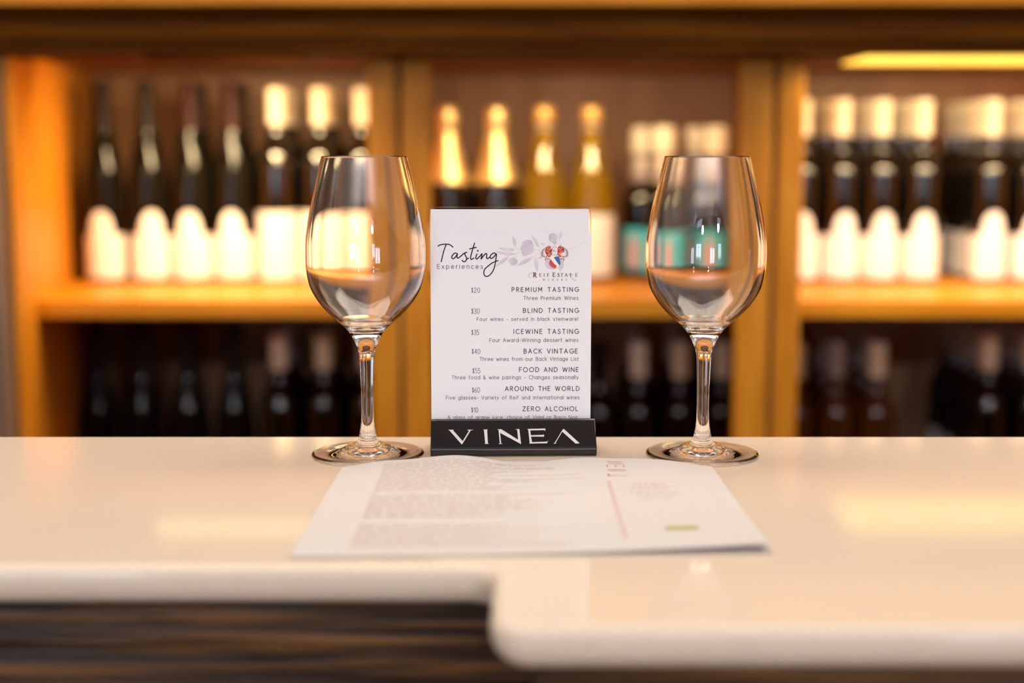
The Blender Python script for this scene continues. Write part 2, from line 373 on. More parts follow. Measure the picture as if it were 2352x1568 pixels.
# ---------------------------------------------------------------- bottles
def curve_label(r, z0, zside, ztop, ha, arch, n=28, rows=None, a_c=0.0, half_arch=.62):
    """paper wrapped round the bottle: half angle ha (rad), optional arched top; faces -y"""
    bm = bmesh.new(); pr = None
    for i in range(n + 1):
        t = -ha + 2 * ha * i / n
        s = abs(t) / half_arch
        h = zside + (ztop - zside) * (math.sqrt(max(0, 1 - min(1, s) ** 2.2)) if arch else 0)
        if not arch: h = ztop
        an = a_c + t - PI / 2
        p = [bm.verts.new((r * math.cos(an), r * math.sin(an), z)) for z in (z0, zside, h + 1e-5)]
        if pr:
            bm.faces.new((pr[0], p[0], p[1], pr[1])); bm.faces.new((pr[1], p[1], p[2], pr[2]))
        pr = p
    return bm
def to_mesh(name, bm, m, smooth=True):
    me = bpy.data.meshes.new(name); bmesh.ops.recalc_face_normals(bm, faces=bm.faces); bm.to_mesh(me); bm.free()
    if smooth:
        for p in me.polygons: p.use_smooth = True
    me.materials.append(m); return me
def sm(prof, k=5): return [(max(0, r), z) for r, z in catmull(prof, k)]
MS = {}
# tall flute bottle
MS['flute'] = [('body', to_mesh('flute_body', lathe([(0, .002), (.028, 0), (.0335, .003), (.0355, .010)] + sm([(.0355, .14), (.0352, .160), (.033, .190), (.0255, .225), (.0172, .262), (.0150, .290), (.0145, .300)]) + [(.0145, .335), (0, .335)]), M['flute'])),
               ('capsule', to_mesh('flute_capsule', lathe([(.0178, .262), (.0166, .275), (.0157, .290), (.0151, .305), (.0150, .330), (.0155, .3315), (.0155, .343), (.0135, .3455), (0, .3455)]), M['darkcap'])),
               ('label', to_mesh('arched_label', curve_label(.0357, .008, .082, .124, 1.30, True), M['label']))]
MS['flute_red'] = [MS['flute'][0], ('capsule', to_mesh('flute_capsule_red', lathe([(.0178, .262), (.0166, .275), (.0157, .290), (.0151, .305), (.0150, .330), (.0155, .3315), (.0155, .343), (.0135, .3455), (0, .3455)]), M['redcap'])), MS['flute'][2]]
def bord(h, key, capm, arch, glass='bottle', capl=.062, caph=None, r=.0362):
    s = h - .330
    body = lathe([(0, .002), (.028, 0), (r - .002, .003), (r, .010)] + sm([(r, .185 + s * .6), (r - .0006, .200 + s * .6), (r - .006, .222 + s), (r - .016, .240 + s), (.0155, .255 + s), (.0145, .268 + s)]) + [(.0145, h - .01), (0, h - .01)])
    cap = lathe([(.0152, h - capl), (.0154, h - capl + .001), (.0156, h - .014), (.0162, h - .013), (.0162, h - .003), (.0150, h), (0, h)])
    lab = curve_label(r + .0003, .008, .082, .122, 1.35, True) if arch else curve_label(r + .0003, .006, .06, .122, 1.30, False)
    MS[key] = [('body', to_mesh(key + '_body', body, M[glass])), ('capsule', to_mesh(key + '_capsule', cap, M[capm])), ('label', to_mesh(key + '_label', lab, M['label']))]
bord(.333, 'cream_square', 'cream', False)
bord(.314, 'cream_arch', 'cream', True, r=.0333)
bord(.330, 'cream_low', 'cream', False)
bord(.330, 'grey_low', 'greycap', False)
bord(.316, 'cream_amber', 'cream', False, 'amber', r=.0345)
bord(.316, 'grey_amber', 'greycap', False, 'amber', r=.0345)
bord(.316, 'cream_mid', 'cream', False, r=.0352)
bord(.316, 'dark_mid', 'darkcap', False)
# sparkling
MS['sparkling'] = [('body', to_mesh('sparkling_body', lathe([(0, .003), (.034, 0), (.0425, .004), (.044, .012)] + sm([(.044, .12), (.0435, .145), (.038, .175), (.027, .21), (.0185, .245), (.0155, .27)]) + [(.0155, .285), (0, .285)]), M['bottle'])),
                   ('foil', to_mesh('gold_foil', lathe([(.0397, .172)] + sm([(.0390, .176), (.0325, .1965), (.0245, .224), (.0185, .250), (.0175, .262), (.0190, .268), (.0195, .280), (.0190, .294), (.0150, .301), (.006, .303)]) + [(0, .303)]), M['gold'])),
                   ('label', to_mesh('sparkling_label', curve_label(.0443, .02, .06, .10, 1.2, False), M['label']))]
MS['yellow'] = [('body', to_mesh('yellow_body', lathe([(0, .010), (.02, .004), (.033, 0), (.0395, .004), (.041, .012)] + sm([(.041, .13), (.0402, .150), (.035, .180), (.0255, .212), (.0185, .240), (.0155, .265)]) + [(.0150, .280), (.0150, .292), (0, .292)]), M['yellow'])),
                ('neck_band', to_mesh('neck_band', lathe([(.0172, .228), (.0168, .232), (.0158, .262), (.0157, .268), (.0150, .268), (.0158, .232)], closed=True), M['neckband'])),
                ('capsule', to_mesh('yellow_capsule', lathe([(.0172, .2725), (.0178, .2735), (.0182, .290), (.0178, .299), (.015, .3025), (0, .3025)]), M['goldcap'])),
                ('label', to_mesh('yellow_label', curve_label(.0413, .012, .07, .118, 1.25, False), M['label']))]
# short black dessert wine bottle, two-tier pale cap, turquoise label
tl = curve_label(.0353, .016, .05, .090, 1.45, False)
bl = curve_label(.0356, .020, .042, .078, .30, True, a_c=-.62, half_arch=.3)
MS['dessert'] = [('body', to_mesh('dessert_body', lathe([(0, .002), (.028, 0), (.0335, .003), (.035, .010)] + sm([(.035, .115), (.0345, .130), (.029, .150), (.020, .165), (.0165, .175)]) + [(.016, .255), (0, .255)]), M['bottle'])),
                 ('neck_wrap', to_mesh('neck_wrap', lathe([(.0182, .170), (.0195, .172), (.0195, .214), (.0180, .216), (.0160, .216), (.0165, .171)], closed=True), M['neckband'])),
                 ('cap', to_mesh('dessert_cap', lathe([(.0165, .2195), (.0200, .2205), (.0205, .226), (.0205, .262), (.018, .268), (0, .269)]), M['cream'])),
                 ('label', to_mesh('turquoise_label', tl, M['teal'])), ('label_flower', to_mesh('label_flower', bl, M['blush']))]
proto = {}
NAMES = {'sparkling': 'sparkling_wine_bottle', 'dessert': 'dessert_wine_bottle'}
RAD = {'sparkling': .044, 'yellow': .041, 'dessert': .035}
def bottle(kind, x, y, z, label, group, rz=0.0):
    nm = NAMES.get(kind, 'wine_bottle')
    if kind not in proto:
        t = thing(nm, label, 'bottle', (x, y, z + .0003), rz, group)
        for pn, me in MS[kind]: part(pn, me, t)
        if kind == 'yellow': t.children[0]['label'] = 'clear yellow glass body'
        proto[kind] = t
    else:
        t = copy_tree(proto[kind]); t.location = (x, y, z + .0003); t.rotation_euler = (0, 0, rz); t['label'] = label; t['group'] = group
    return t
ORD = ['first', 'second', 'third', 'fourth', 'fifth', 'sixth', 'seventh', 'eighth']
DBO = 2.487; PITCHD = .0765
LOOK = {'flute': 'tall dark flute wine bottle', 'flute_red': 'tall dark flute bottle with reddish cap',
        'cream_square': 'cream-capped black bottle with square label', 'cream_arch': 'cream-capped black bottle with arched label',
        'cream_low': 'cream-capped black wine bottle', 'grey_low': 'greyish-capped black wine bottle', 'cream_amber': 'cream-capped amber wine bottle', 'grey_amber': 'grey-capped amber wine bottle',
        'cream_mid': 'cream-capped black wine bottle', 'dark_mid': 'dark-capped black wine bottle', 'sparkling': 'sparkling wine bottle in gold foil',
        'yellow': 'yellow glass bottle with gold cap', 'dessert': 'short black bottle with pale cap and turquoise label'}
def row(cols, z, where, group):
    """cols: (kind, px of body, rows deep, rotation, kind of the rows behind)"""
    for ci, (kind, px, deep, rot, kback) in enumerate(cols):
        zc = z + .12
        x = x_of(px, DBO, zc)
        for k in range(deep):
            kk = kind if k == 0 else kback
            base = LOOK[kk]
            if k == 0: lab = '%s, %s from left in front row, %s' % (base, ORD[ci], where)
            else: lab = '%s, %s back behind %s front bottle, %s' % (base.split(' with ')[0], ORD[k - 1], ORD[ci], where)
            jx = 0 if k == 0 else random.uniform(-.0004, .0004)
            bottle(kk, x + jx, DBO + k * PITCHD, z, lab, group, rot if k == 0 else random.uniform(-.3, .3))
row([('flute', 243, 1, .0, None), ('flute', 343, 1, .35, None), ('flute_red', 441, 2, .06, 'flute'), ('flute_red', 538, 2, .03, 'flute'),
     ('cream_square', 640, 3, 0, 'cream_square'), ('cream_square', 739, 3, .05, 'cream_square'), ('cream_square', 836, 3, 0, 'cream_square')], ZS, 'left upper shelf', 'bottles on the left upper shelf')
row([('sparkling', 1028, 1, 0, None), ('sparkling', 1140, 1, 0, None), ('yellow', 1249, 1, 0, None), ('yellow', 1357, 1, .25, None)], ZS, 'middle upper shelf', 'bottles on the middle upper shelf')
for i, (px, D, wh) in enumerate([(1524, 2.487, 'left one in front'), (1644, 2.487, 'right one in front'), (1474, 2.562, 'left one at the back'), (1598, 2.562, 'right one at the back')]):
    bottle('dessert', x_of(px, D, ZS + .15), D, ZS, LOOK['dessert'] + ', ' + wh, 'bottles on the middle upper shelf', random.uniform(-.1, .25))
row([('cream_arch', 1837, 3, -.05, 'cream_arch'), ('cream_arch', 1928, 3, .12, 'cream_arch'), ('cream_arch', 2019, 3, .05, 'cream_arch'), ('cream_arch', 2113, 3, 0, 'cream_arch'),
     ('cream_arch', 2270, 4, 0, 'cream_arch'), ('cream_arch', 2366, 4, 0, 'cream_arch')], ZS, 'right upper shelf', 'bottles on the right upper shelf')
row([('flute', 232, 1, 0, None), ('flute', 334, 1, 0, None), ('flute', 438, 1, 0, None), ('flute', 543, 1, 0, None), ('cream_low', 646, 3, 0, 'grey_low'), ('cream_low', 748, 3, 0, 'grey_low'), ('cream_low', 846, 3, 0, 'grey_low')],
    ZL, 'left lower shelf', 'bottles on the left lower shelf')
row([('dark_mid', 1375, 1, 0, None), ('cream_mid', 1464, 3, 0, 'grey_low'), ('cream_mid', 1559, 3, 0, 'grey_low'), ('cream_mid', 1655, 3, 0, 'grey_low')], ZL, 'middle lower shelf', 'bottles on the middle lower shelf')
row([('cream_amber', 1822, 3, 0, 'grey_amber'), ('grey_amber', 1914, 3, 0, 'grey_amber'), ('cream_amber', 2008, 3, 0, 'grey_amber'), ('cream_low', 2262, 4, 0, 'grey_low'), ('cream_low', 2362, 4, 0, 'grey_low')],
    ZL, 'right lower shelf', 'bottles on the right lower shelf')

# ---------------------------------------------------------------- wine glasses
SIL = [(360, 97.5), (380, 102.5), (427, 113.5), (485, 126.5), (548, 136.5), (587, 138), (621, 136), (660, 126.5), (694, 107), (718, 86), (742, 60), (757, 44), (776, 31.5), (796, 22.5), (815, 17.3), (863, 15.2), (912, 14), (960, 14.6), (990, 18), (1009, 23), (1020, 30)]
GD = .950
def silpt(py, hw):
    p = at_y(1176, py, GD); z = p.z - CT
    t = GD * math.cos(th) + (EZ - p.z) * math.sin(th)
    return (hw * t / FPX, z)
outer = [silpt(*s) for s in SIL]
H = EZ - CT + .0005
outer_s = sm(outer, 6)
inner = []
for i, (r, z) in enumerate(outer_s):
    if z < .0905: break
    r0, z0_ = outer_s[max(0, i - 1)]; r1, z1_ = outer_s[min(len(outer_s) - 1, i + 1)]
    dx, dz = r1 - r0, z1_ - z0_; l = math.hypot(dx, dz) or 1
    tt = .0009 + .0008 * max(0, (.125 - z) / .03)
    nx, nz = dz / l, -dx / l      # points inwards while walking down
    inner.append((r + nx * tt, z + nz * tt))
zi = min(z for r, z in inner); ri = inner[-1][0]
bowl = [(ri * math.cos(R(a)), zi - .0055 * math.sin(R(a))) for a in (18, 36, 54, 72)] + [(0, zi - .0058)]
rim_r, rim_z = outer_s[0]
profile = [(0, zi - .0058)] + list(reversed(bowl[:-1])) + list(reversed(inner)) + [(inner[0][0] + .0003, rim_z + .0004), (rim_r - .0002, rim_z + .0004)] + outer_s
foot = sm([(outer[-1][0], outer[-1][1]), (.0125, .0078), (.0185, .0048), (.0265, .0030), (.0370, .0025)], 5)[1:]
profile += foot + [(.0380, .0020), (.0382, .0013), (.0378, .0004), (.0370, 0.0), (.0355, .0001), (.022, .00025), (.010, .0004), (0, .0004)]
gm = to_mesh('wine_glass', lathe(profile, 96), M['glass'])
for px, lab in ((845.5, 'clear stemmed wine glass standing left of the black sign base'), (1612.5, 'clear stemmed wine glass standing right of the black sign base')):
    x = x_of(px, GD, CT)
    o = bpy.data.objects.new('wine_glass', gm); C.objects.link(o); o.location = (x, GD, CT + .0001)
    tag(o, lab, 'wine glass', 'pair of wine glasses')

# ---------------------------------------------------------------- stroke lettering
def A(cx, cyy, rx, ry, a0, a1, n=10): return [(cx + rx * math.cos(R(a0 + (a1 - a0) * i / n)), cyy + ry * math.sin(R(a0 + (a1 - a0) * i / n))) for i in range(n + 1)]
G = {}    # char -> (advance width, [polylines]); cap height 1, x-height .70
xh = .70
def g(ch, wd, *pl): G[ch] = (wd, [list(p) for p in pl])
g('A', .74, [(0, 0), (.37, 1), (.74, 0)], [(.13, .34), (.61, .34)])
g('B', .58, [(0, 0), (0, 1), (.30, 1)] + A(.30, .76, .24, .24, 90, -90) + [(0, .52)], [(.28, .52)] + A(.30, .26, .28, .26, 90, -90) + [(0, 0)])
g('C', .74, A(.48, .5, .48, .5, 48, 312, 16))
g('D', .72, [(0, 0), (0, 1), (.24, 1)] + A(.24, .5, .48, .5, 90, -90, 14) + [(0, 0)])
g('E', .50, [(.50, 1), (0, 1), (0, 0), (.50, 0)], [(0, .52), (.45, .52)])
g('F', .48, [(.48, 1), (0, 1), (0, 0)], [(0, .50), (.43, .50)])
g('G', .82, A(.49, .5, .49, .5, 48, 345, 18) + [(.97 - .0, .46)][:0] + [(.96, .44), (.56, .44)])
g('H', .66, [(0, 0), (0, 1)], [(.66, 0), (.66, 1)], [(0, .52), (.66, .52)])
g('I', .0, [(0, 0), (0, 1)])
g('K', .60, [(0, 0), (0, 1)], [(.55, 1), (0, .42)], [(.18, .62), (.60, 0)])
g('L', .46, [(0, 1), (0, 0), (.46, 0)])
g('M', .84, [(0, 0), (.06, 1), (.42, .32), (.78, 1), (.84, 0)])
g('N', .70, [(0, 0), (0, 1), (.70, 0), (.70, 1)])
g('O', .98, A(.49, .5, .49, .5, 0, 360, 22))
g('P', .54, [(0, 0), (0, 1), (.28, 1)] + A(.28, .73, .26, .27, 90, -90) + [(0, .46)])
g('R', .58, [(0, 0), (0, 1), (.28, 1)] + A(.28, .74, .26, .26, 90, -90) + [(0, .48)], [(.26, .48), (.58, 0)])
g('S', .54, catmull([(.50, .84), (.40, .97), (.26, 1.0), (.08, .92), (.04, .74), (.14, .60), (.38, .47), (.52, .34), (.53, .18), (.40, .03), (.24, 0), (.08, .05), (0, .17)], 4))
g('T', .62, [(0, 1), (.62, 1)], [(.31, 1), (.31, 0)])
g('U', .66, [(0, 1), (0, .33)] + A(.33, .33, .33, .33, 180, 360, 12) + [(.66, 1)])
g('V', .72, [(0, 1), (.36, 0), (.72, 1)])
g('W', 1.10, [(0, 1), (.28, 0), (.55, .95), (.82, 0), (1.10, 1)])
g('Z', .60, [(0, 1), (.60, 1), (0, 0), (.60, 0)])
g('a', .60, A(.30, .35, .30, .35, 0, 360, 18), [(.60, .70), (.60, 0)])
g('b', .60, A(.30, .35, .30, .35, 0, 360, 18), [(0, 1.05), (0, 0)])
g('c', .52, A(.33, .35, .33, .35, 50, 310, 14))
g('d', .60, A(.30, .35, .30, .35, 0, 360, 18), [(.60, 1.05), (.60, 0)])
g('e', .60, [(.02, .36), (.60, .36)] + A(.30, .35, .30, .35, 3, 320, 16))
g('f', .30, [(.30, 1.03), (.20, 1.04), (.12, .98), (.10, .86), (.10, 0)], [(0, .68), (.28, .68)])
g('g', .60, A(.30, .35, .30, .35, 0, 360, 18), [(.60, .70), (.60, 0)] + A(.31, -.02, .29, .26, 0, -155, 10))
g('h', .50, [(0, 1.05), (0, 0)], [(0, .42)] + A(.25, .42, .25, .28, 180, 0, 10) + [(.50, 0)])
g('i', .0, [(0, .70), (0, 0)], [(-.03, .92), (.03, .92)], [(0, .89), (0, .95)])
g('j', .06, [(.06, .70), (.06, -.14), (.0, -.25), (-.10, -.26)], [(.03, .92), (.09, .92)], [(.06, .89), (.06, .95)])
g('k', .46, [(0, 1.05), (0, 0)], [(.42, .70), (0, .28)], [(.15, .42), (.46, 0)])
g('l', .0, [(0, 1.05), (0, 0)])
g('m', .86, [(0, .70), (0, 0)], [(0, .46)] + A(.215, .46, .215, .24, 180, 0, 9) + [(.43, 0)], [(.43, .46)] + A(.645, .46, .215, .24, 180, 0, 9) + [(.86, 0)])
g('n', .50, [(0, .70), (0, 0)], [(0, .42)] + A(.25, .42, .25, .28, 180, 0, 10) + [(.50, 0)])
g('o', .64, A(.32, .35, .32, .35, 0, 360, 18))
g('p', .60, A(.30, .35, .30, .35, 0, 360, 18), [(0, .70), (0, -.28)])
g('r', .26, [(0, .70), (0, 0)], [(0, .40), (.05, .60), (.15, .69), (.26, .70)])
g('s', .44, catmull([(.40, .58), (.30, .69), (.18, .70), (.05, .62), (.06, .47), (.22, .37), (.38, .29), (.43, .15), (.32, .02), (.18, 0), (.04, .06), (0, .14)], 4))
g('t', .30, [(.13, .95), (.13, .12), (.18, .01), (.30, .0)], [(0, .68), (.28, .68)])
g('u', .50, [(0, .70), (0, .28)] + A(.25, .28, .25, .28, 180, 360, 10), [(.50, .70), (.50, 0)])
g('v', .50, [(0, .70), (.25, 0), (.50, .70)])
g('w', .80, [(0, .70), (.20, 0), (.40, .66), (.60, 0), (.80, .70)])
g('x', .48, [(0, .70), (.48, 0)], [(.48, .70), (0, 0)])
g('y', .50, [(0, .70), (.26, .02)], [(.50, .70), (.14, -.27)])
g('-', .34, [(0, .34), (.34, .34)]); g('!', .0, [(0, 1), (0, .28)], [(0, .06), (0, 0)]); g(',', .05, [(.05, .06), (.0, -.16)])
g('&', .62, catmull([(.60, 0), (.34, .34), (.12, .66), (.10, .88), (.24, .98), (.38, .88), (.36, .68), (.10, .42), (.02, .22), (.10, .04), (.28, 0), (.46, .10), (.58, .38)], 4))
g('$', .36, catmull([(.34, .80), (.20, .92), (.06, .78), (.12, .60), (.28, .42), (.34, .24), (.22, .08), (.08, .10), (.0, .22)], 4), [(.16, 1.05), (.20, -.08)])
g('0', .50, A(.25, .5, .25, .5, 0, 360, 20)); g('1', .16, [(0, .80), (.16, 1), (.16, 0)])
g('2', .46, catmull([(.02, .78), (.10, .95), (.26, 1), (.42, .88), (.42, .68), (.26, .40), (0, 0)], 4) + [(.46, 0)])
g('3', .42, catmull([(.04, .88), (.20, 1), (.38, .90), (.38, .66), (.18, .54)], 4), catmull([(.18, .54), (.36, .46), (.42, .24), (.32, .04), (.14, 0), (0, .12)], 4))
g('4', .46, [(.34, 0), (.34, 1), (0, .30), (.46, .30)])
g('5', .42, [(.40, 1), (.08, 1), (.04, .56)] + catmull([(.04, .56), (.22, .62), (.40, .46), (.40, .20), (.26, .02), (.10, 0), (0, .10)], 4))
g('6', .44, catmull([(.34, 1), (.14, .74), (.02, .36), (.06, .08), (.22, 0), (.40, .10), (.42, .34), (.28, .50), (.12, .46), (.03, .30)], 4))

class Ink:
    """ribbon lettering laid flat on a plane: points are photograph pixels cast on that plane once, here"""
    def __init__(s, p0, n, lift): s.bm = bmesh.new(); s.p0 = p0 + n * lift; s.n = n; s.k = 0
    def pt(s, x, y):
        return on_plane(x, y, s.p0, s.n)
    def poly(s, pts):
        vs = [s.bm.verts.new(s.pt(*p)) for p in pts]
        if len(vs) >= 3:
            f = s.bm.faces.new(vs)
            if len(vs) > 4: bmesh.ops.triangulate(s.bm, faces=[f])
    def stroke(s, pts, wd, wd2=None, caps=True):
        n = len(pts)
        def wat(i):
            if wd2 is None: return wd / 2
            if callable(wd2): return wd2(i / max(1, n - 1)) / 2
            return (wd + (wd2 - wd) * i / max(1, n - 1)) / 2
        for i in range(n - 1):
            (x0, y0), (x1, y1) = pts[i], pts[i + 1]
            dx, dy = x1 - x0, y1 - y0; l = math.hypot(dx, dy)
            if l < 1e-6: continue
            ax, ay = -dy / l, dx / l; h0, h1 = wat(i), wat(i + 1)
            s.bm.faces.new([s.bm.verts.new(s.pt(*p)) for p in ((x0 + ax * h0, y0 + ay * h0), (x1 + ax * h1, y1 + ay * h1), (x1 - ax * h1, y1 - ay * h1), (x0 - ax * h0, y0 - ay * h0))])
        for i, (x, y) in enumerate(pts):
            if i in (0, n - 1) and not caps: continue
            h = wat(i)
            s.bm.faces.new([s.bm.verts.new(s.pt(x + h * math.cos(a * PI / 4 + .39), y + h * math.sin(a * PI / 4 + .39))) for a in range(8)])
    def dot(s, x, y, r): s.poly([(x + r * math.cos(a * PI / 6), y + r * math.sin(a * PI / 6)) for a in range(12)])
    def text(s, txt, x0, x1, ytop, ybase, wd, tilt=0.0):
        h = ybase - ytop
        nat = sum((.36 if ch == ' ' else G[ch][0]) for ch in txt) * h
        gaps = len(txt) - 1
        sp = (x1 - x0 - nat) / max(1, gaps)
        sx = 1.0
        if sp < .13 * h:
            sp = .13 * h; sx = (x1 - x0 - sp * gaps) / nat
        x = x0
        for ch in txt:
            if ch == ' ': x += .36 * h * sx + sp; continue
            a, pls = G[ch]
            for pl in pls:
                s.stroke([(x + u * h * sx, ybase - v * h + tilt * (x - x0)) for u, v in pl], wd)
            x += a * h * sx + sp
    def out(s, name, m, parent):
        me = bpy.data.meshes.new(name)
        inv = parent.matrix_world.inverted() if parent else Matrix()
        s.bm.transform(inv)
        s.bm.normal_update(); s.bm.to_mesh(me); s.bm.free(); me.materials.append(m)
        o = bpy.data.objects.new(name, me); C.objects.link(o); o.parent = parent; return o

# ---------------------------------------------------------------- sign holder, cards
YAW = R(1.6)
SD = .968
SC = Vector((x_of(1174, SD, CT + .08), SD, CT))
sign = thing('sign_holder', 'clear acrylic sign holder with black base reading VINEA, between the wine glasses', 'sign holder', SC, YAW)
bpy.context.view_layer.update()
nrm = Vector((math.sin(YAW), -math.cos(YAW), 0))
ax = Vector((math.cos(YAW), math.sin(YAW), 0))
def zpx(py, D=SD): return at_y(1176, py, D).z - CT
pc = SC + nrm * .0016 + Vector((0, 0, .1))
def sx_(px, py=700): return (on_plane(px, py, pc, nrm) - SC).dot(ax)
topz = zpx(475)
xl, xr = sx_(987, 480), sx_(1358, 480)
bm = bmesh.new(); box(bm, xl, xr, -.0008, .0014, .004, topz, .0004); mesh_obj('acrylic_panel', bm, M['acrylic'], sign)
basep = [(-.0225, .0006), (-.0235, .0018), (-.0238, .0048), (-.0226, .0068), (-.0064, .0222), (-.0052, .0228), (-.0038, .0222), (-.0034, .021), (-.0034, .0045), (.0036, .0045), (.0036, .014), (.006, .014), (.022, .0012), (.0215, 0), (-.0215, 0)]
bxl, bxr = sx_(989, 1000) , sx_(1366, 1010)
mesh_obj('base', prism_x(basep, bxl + .0004, bxr - .0004, .0005, 2), M['blackgloss'], sign)
# VINEA on the sloping face
p1 = SC + nrm * .0226 + Vector((0, 0, .0068)); p2 = SC + nrm * .0064 + Vector((0, 0, .0222))
fn = ax.cross(p2 - p1).normalized()
if fn.dot(EYE - p1) < 0: fn = -fn
def Z2(X_, Y_): return (970 + X_ / 4.9, 760 + Y_ / 4.9)
ink = Ink(p1, fn, .00018)
def zp(*pts): ink.poly([Z2(*p) for p in pts])
zp((288, 1110), (360, 1110), (345, 1116), (455, 1238), (440, 1272), (305, 1118)); zp((500, 1110), (580, 1110), (545, 1118), (448, 1275), (440, 1272), (455, 1238), (525, 1122))
zp((682, 1108), (738, 1106), (730, 1114), (738, 1262), (752, 1269), (700, 1270), (708, 1262), (694, 1116))
zp((842, 1106), (888, 1104), (1078, 1222), (1068, 1112), (1040, 1103), (1092, 1102), (1112, 1272), (875, 1146), (888, 1262), (905, 1270), (858, 1271), (872, 1262), (858, 1114))
zp((1180, 1102), (1384, 1096), (1384, 1128), (1374, 1114), (1214, 1118), (1222, 1172), (1362, 1168), (1370, 1160), (1370, 1188), (1224, 1188), (1236, 1250), (1400, 1244), (1414, 1232), (1404, 1262), (1200, 1266), (1208, 1258), (1192, 1112))
zp((1592, 1100), (1770, 1262), (1725, 1266), (1575, 1132), (1500, 1258), (1512, 1266), (1475, 1267), (1488, 1258), (1580, 1108))
ink.out('lettering', M['vinea'], sign)
# cards clipped in front of the acrylic
backing = thing('blank_card', 'plain white card standing taller behind the tasting menu card', 'card', SC + nrm * .00115, YAW)
bpy.context.view_layer.update()
bm = bmesh.new(); box(bm, sx_(989, 480), sx_(1352.5, 480), -.00015, .00015, .005, zpx(480)); mesh_obj('card_sheet', bm, M['card'], backing)
menu = thing('tasting_menu_card', 'white tasting experiences price card with crest, held in the sign holder', 'menu card', SC + nrm * .0018, YAW)
bpy.context.view_layer.update()
bm = bmesh.new(); box(bm, sx_(988, 540), sx_(1359, 540), -.0002, .0002, .005, zpx(532)); mesh_obj('card_sheet', bm, M['card'], menu)
CP = SC + nrm * .0020; 
def I(l=.00008): return Ink(CP, nrm, l)
def Z1(X_, Y_): return (970 + X_ / 4.9, 460 + Y_ / 4.9)
# branch watercolour
br = I(.00006)
def leaf(pts, x0, y0, x1, y1, wd, bend=0.0, ink_=None):
    """leaf between two points in zoom-2 space (scale 9.408, origin 1120,510)"""
    pass
def Zb(X_, Y_): return (1120 + X_ / 9.408, 510 + Y_ / 9.408)
def leafb(a, b2, wd, bend=0):
    (x0, y0), (x1, y1) = Zb(*a), Zb(*b2); dx, dy = x1 - x0, y1 - y0; l = math.hypot(dx, dy); nx, ny = -dy / l, dx / l
    n = 10; wd /= 9.408; bend /= 9.408
    L_, R_ = [], []
    for i in range(n + 1):
        t = i / n; wv = wd / 2 * math.sin(PI * t ** .85) ** .9; bo = bend * math.sin(PI * t)
        cx, cyy = x0 + dx * t + nx * bo, y0 + dy * t + ny * bo
        L_.append((cx + nx * wv, cyy + ny * wv)); R_.append((cx - nx * wv, cyy - ny * wv))
    br.poly(L_ + R_[::-1][1:-1])
leafb((600, 540), (530, 290), 75, 12); leafb((590, 595), (235, 555), 85, -18); leafb((600, 690), (165, 630), 75, -20)
leafb((470, 740), (165, 970), 85, 8); leafb((1110, 560), (950, 275), 75, 5); leafb((985, 745), (600, 955), 90, -8)
leafb((1020, 750), (1070, 1080), 90, -8); leafb((1550, 380), (1595, 195), 80, -5); leafb((1630, 830), (1560, 1080), 90, 5); leafb((1250, 480), (1130, 465), 40); leafb((1190, 730), (1070, 810), 50)
for pl in ([(2140, 420), (1980, 500), (1870, 555), (1760, 590)], [(1150, 600), (1060, 600), (1000, 580)], [(710, 600), (640, 590), (590, 535)], [(700, 640), (610, 680), (400, 740)], [(620, 690), (600, 740), (590, 780)], [(1170, 650), (1060, 700), (960, 770)], [(1040, 710), (1020, 770)], [(1580, 500), (1560, 420), (1550, 370)], [(1500, 440), (1580, 500)]):
    br.stroke(catmull([Zb(*p) for p in pl], 4), .9)
br.out('branch_print', M['branchink'], menu)
bl_ = I(.00007)
bl_.poly([Zb(*p) for p in [(750, 430), (800, 395), (880, 380), (950, 395), (980, 450), (1000, 560), (990, 640), (950, 680), (880, 710), (820, 735), (760, 730), (730, 650), (705, 570), (735, 500)]])
bl_.poly([Zb(*p) for p in [(1315, 300), (1340, 255), (1410, 235), (1480, 250), (1505, 310), (1510, 370), (1490, 440), (1400, 450), (1350, 430), (1320, 370)]])
bl_.poly([Zb(*p) for p in [(440, 830), (500, 770), (560, 765), (620, 790), (655, 850), (630, 905), (560, 940), (490, 910)]])
bl_.poly([Zb(*p) for p in [(1230, 900), (1260, 830), (1330, 850), (1340, 930), (1450, 990), (1470, 1010), (1400, 1030), (1310, 1000), (1260, 960)]])
bl_.out('flower_print', M['bloomink'], menu)
# script title
t1 = I(.0001)
scr = [[(178, 514), (205, 500), (260, 493), (310, 499), (344, 526)], [(268, 498), (245, 560), (224, 640), (213, 690)],
       [(398, 604), (372, 592), (345, 610), (330, 638), (342, 656), (366, 645), (390, 612), (396, 604), (390, 636), (402, 650), (432, 628), (470, 596), (500, 584)],
       [(500, 584), (480, 592), (482, 616), (498, 648), (490, 680), (466, 690), (446, 674)], [(498, 662), (520, 650)],
       [(588, 480), (570, 540), (550, 612), (543, 648), (552, 664), (580, 650)], [(533, 546), (575, 536), (607, 530)],
       [(616, 604), (602, 640), (612, 660), (642, 634), (668, 604)], [(672, 600), (668, 630), (662, 660), (690, 622), (716, 598), (726, 610), (722, 640), (734, 656), (762, 634)],
       [(832, 604), (806, 592), (776, 610), (762, 638), (776, 654), (804, 636), (834, 604), (828, 660), (814, 744), (788, 806), (748, 848), (712, 854), (692, 822), (702, 776), (742, 738), (790, 702), (852, 678)]]
for pl in scr: t1.stroke(catmull([Z1(*p) for p in pl], 6), 2.6)
t1.dot(*Z1(624, 567), 2.1)
t1.out('title_lettering', M['ink'], menu)
t2 = I(.0001)
t2.text('Experiences', *[970 + 170 / 4.9, 970 + 680 / 4.9], 460 + 718 / 4.9, 460 + 768 / 4.9, 1.15)
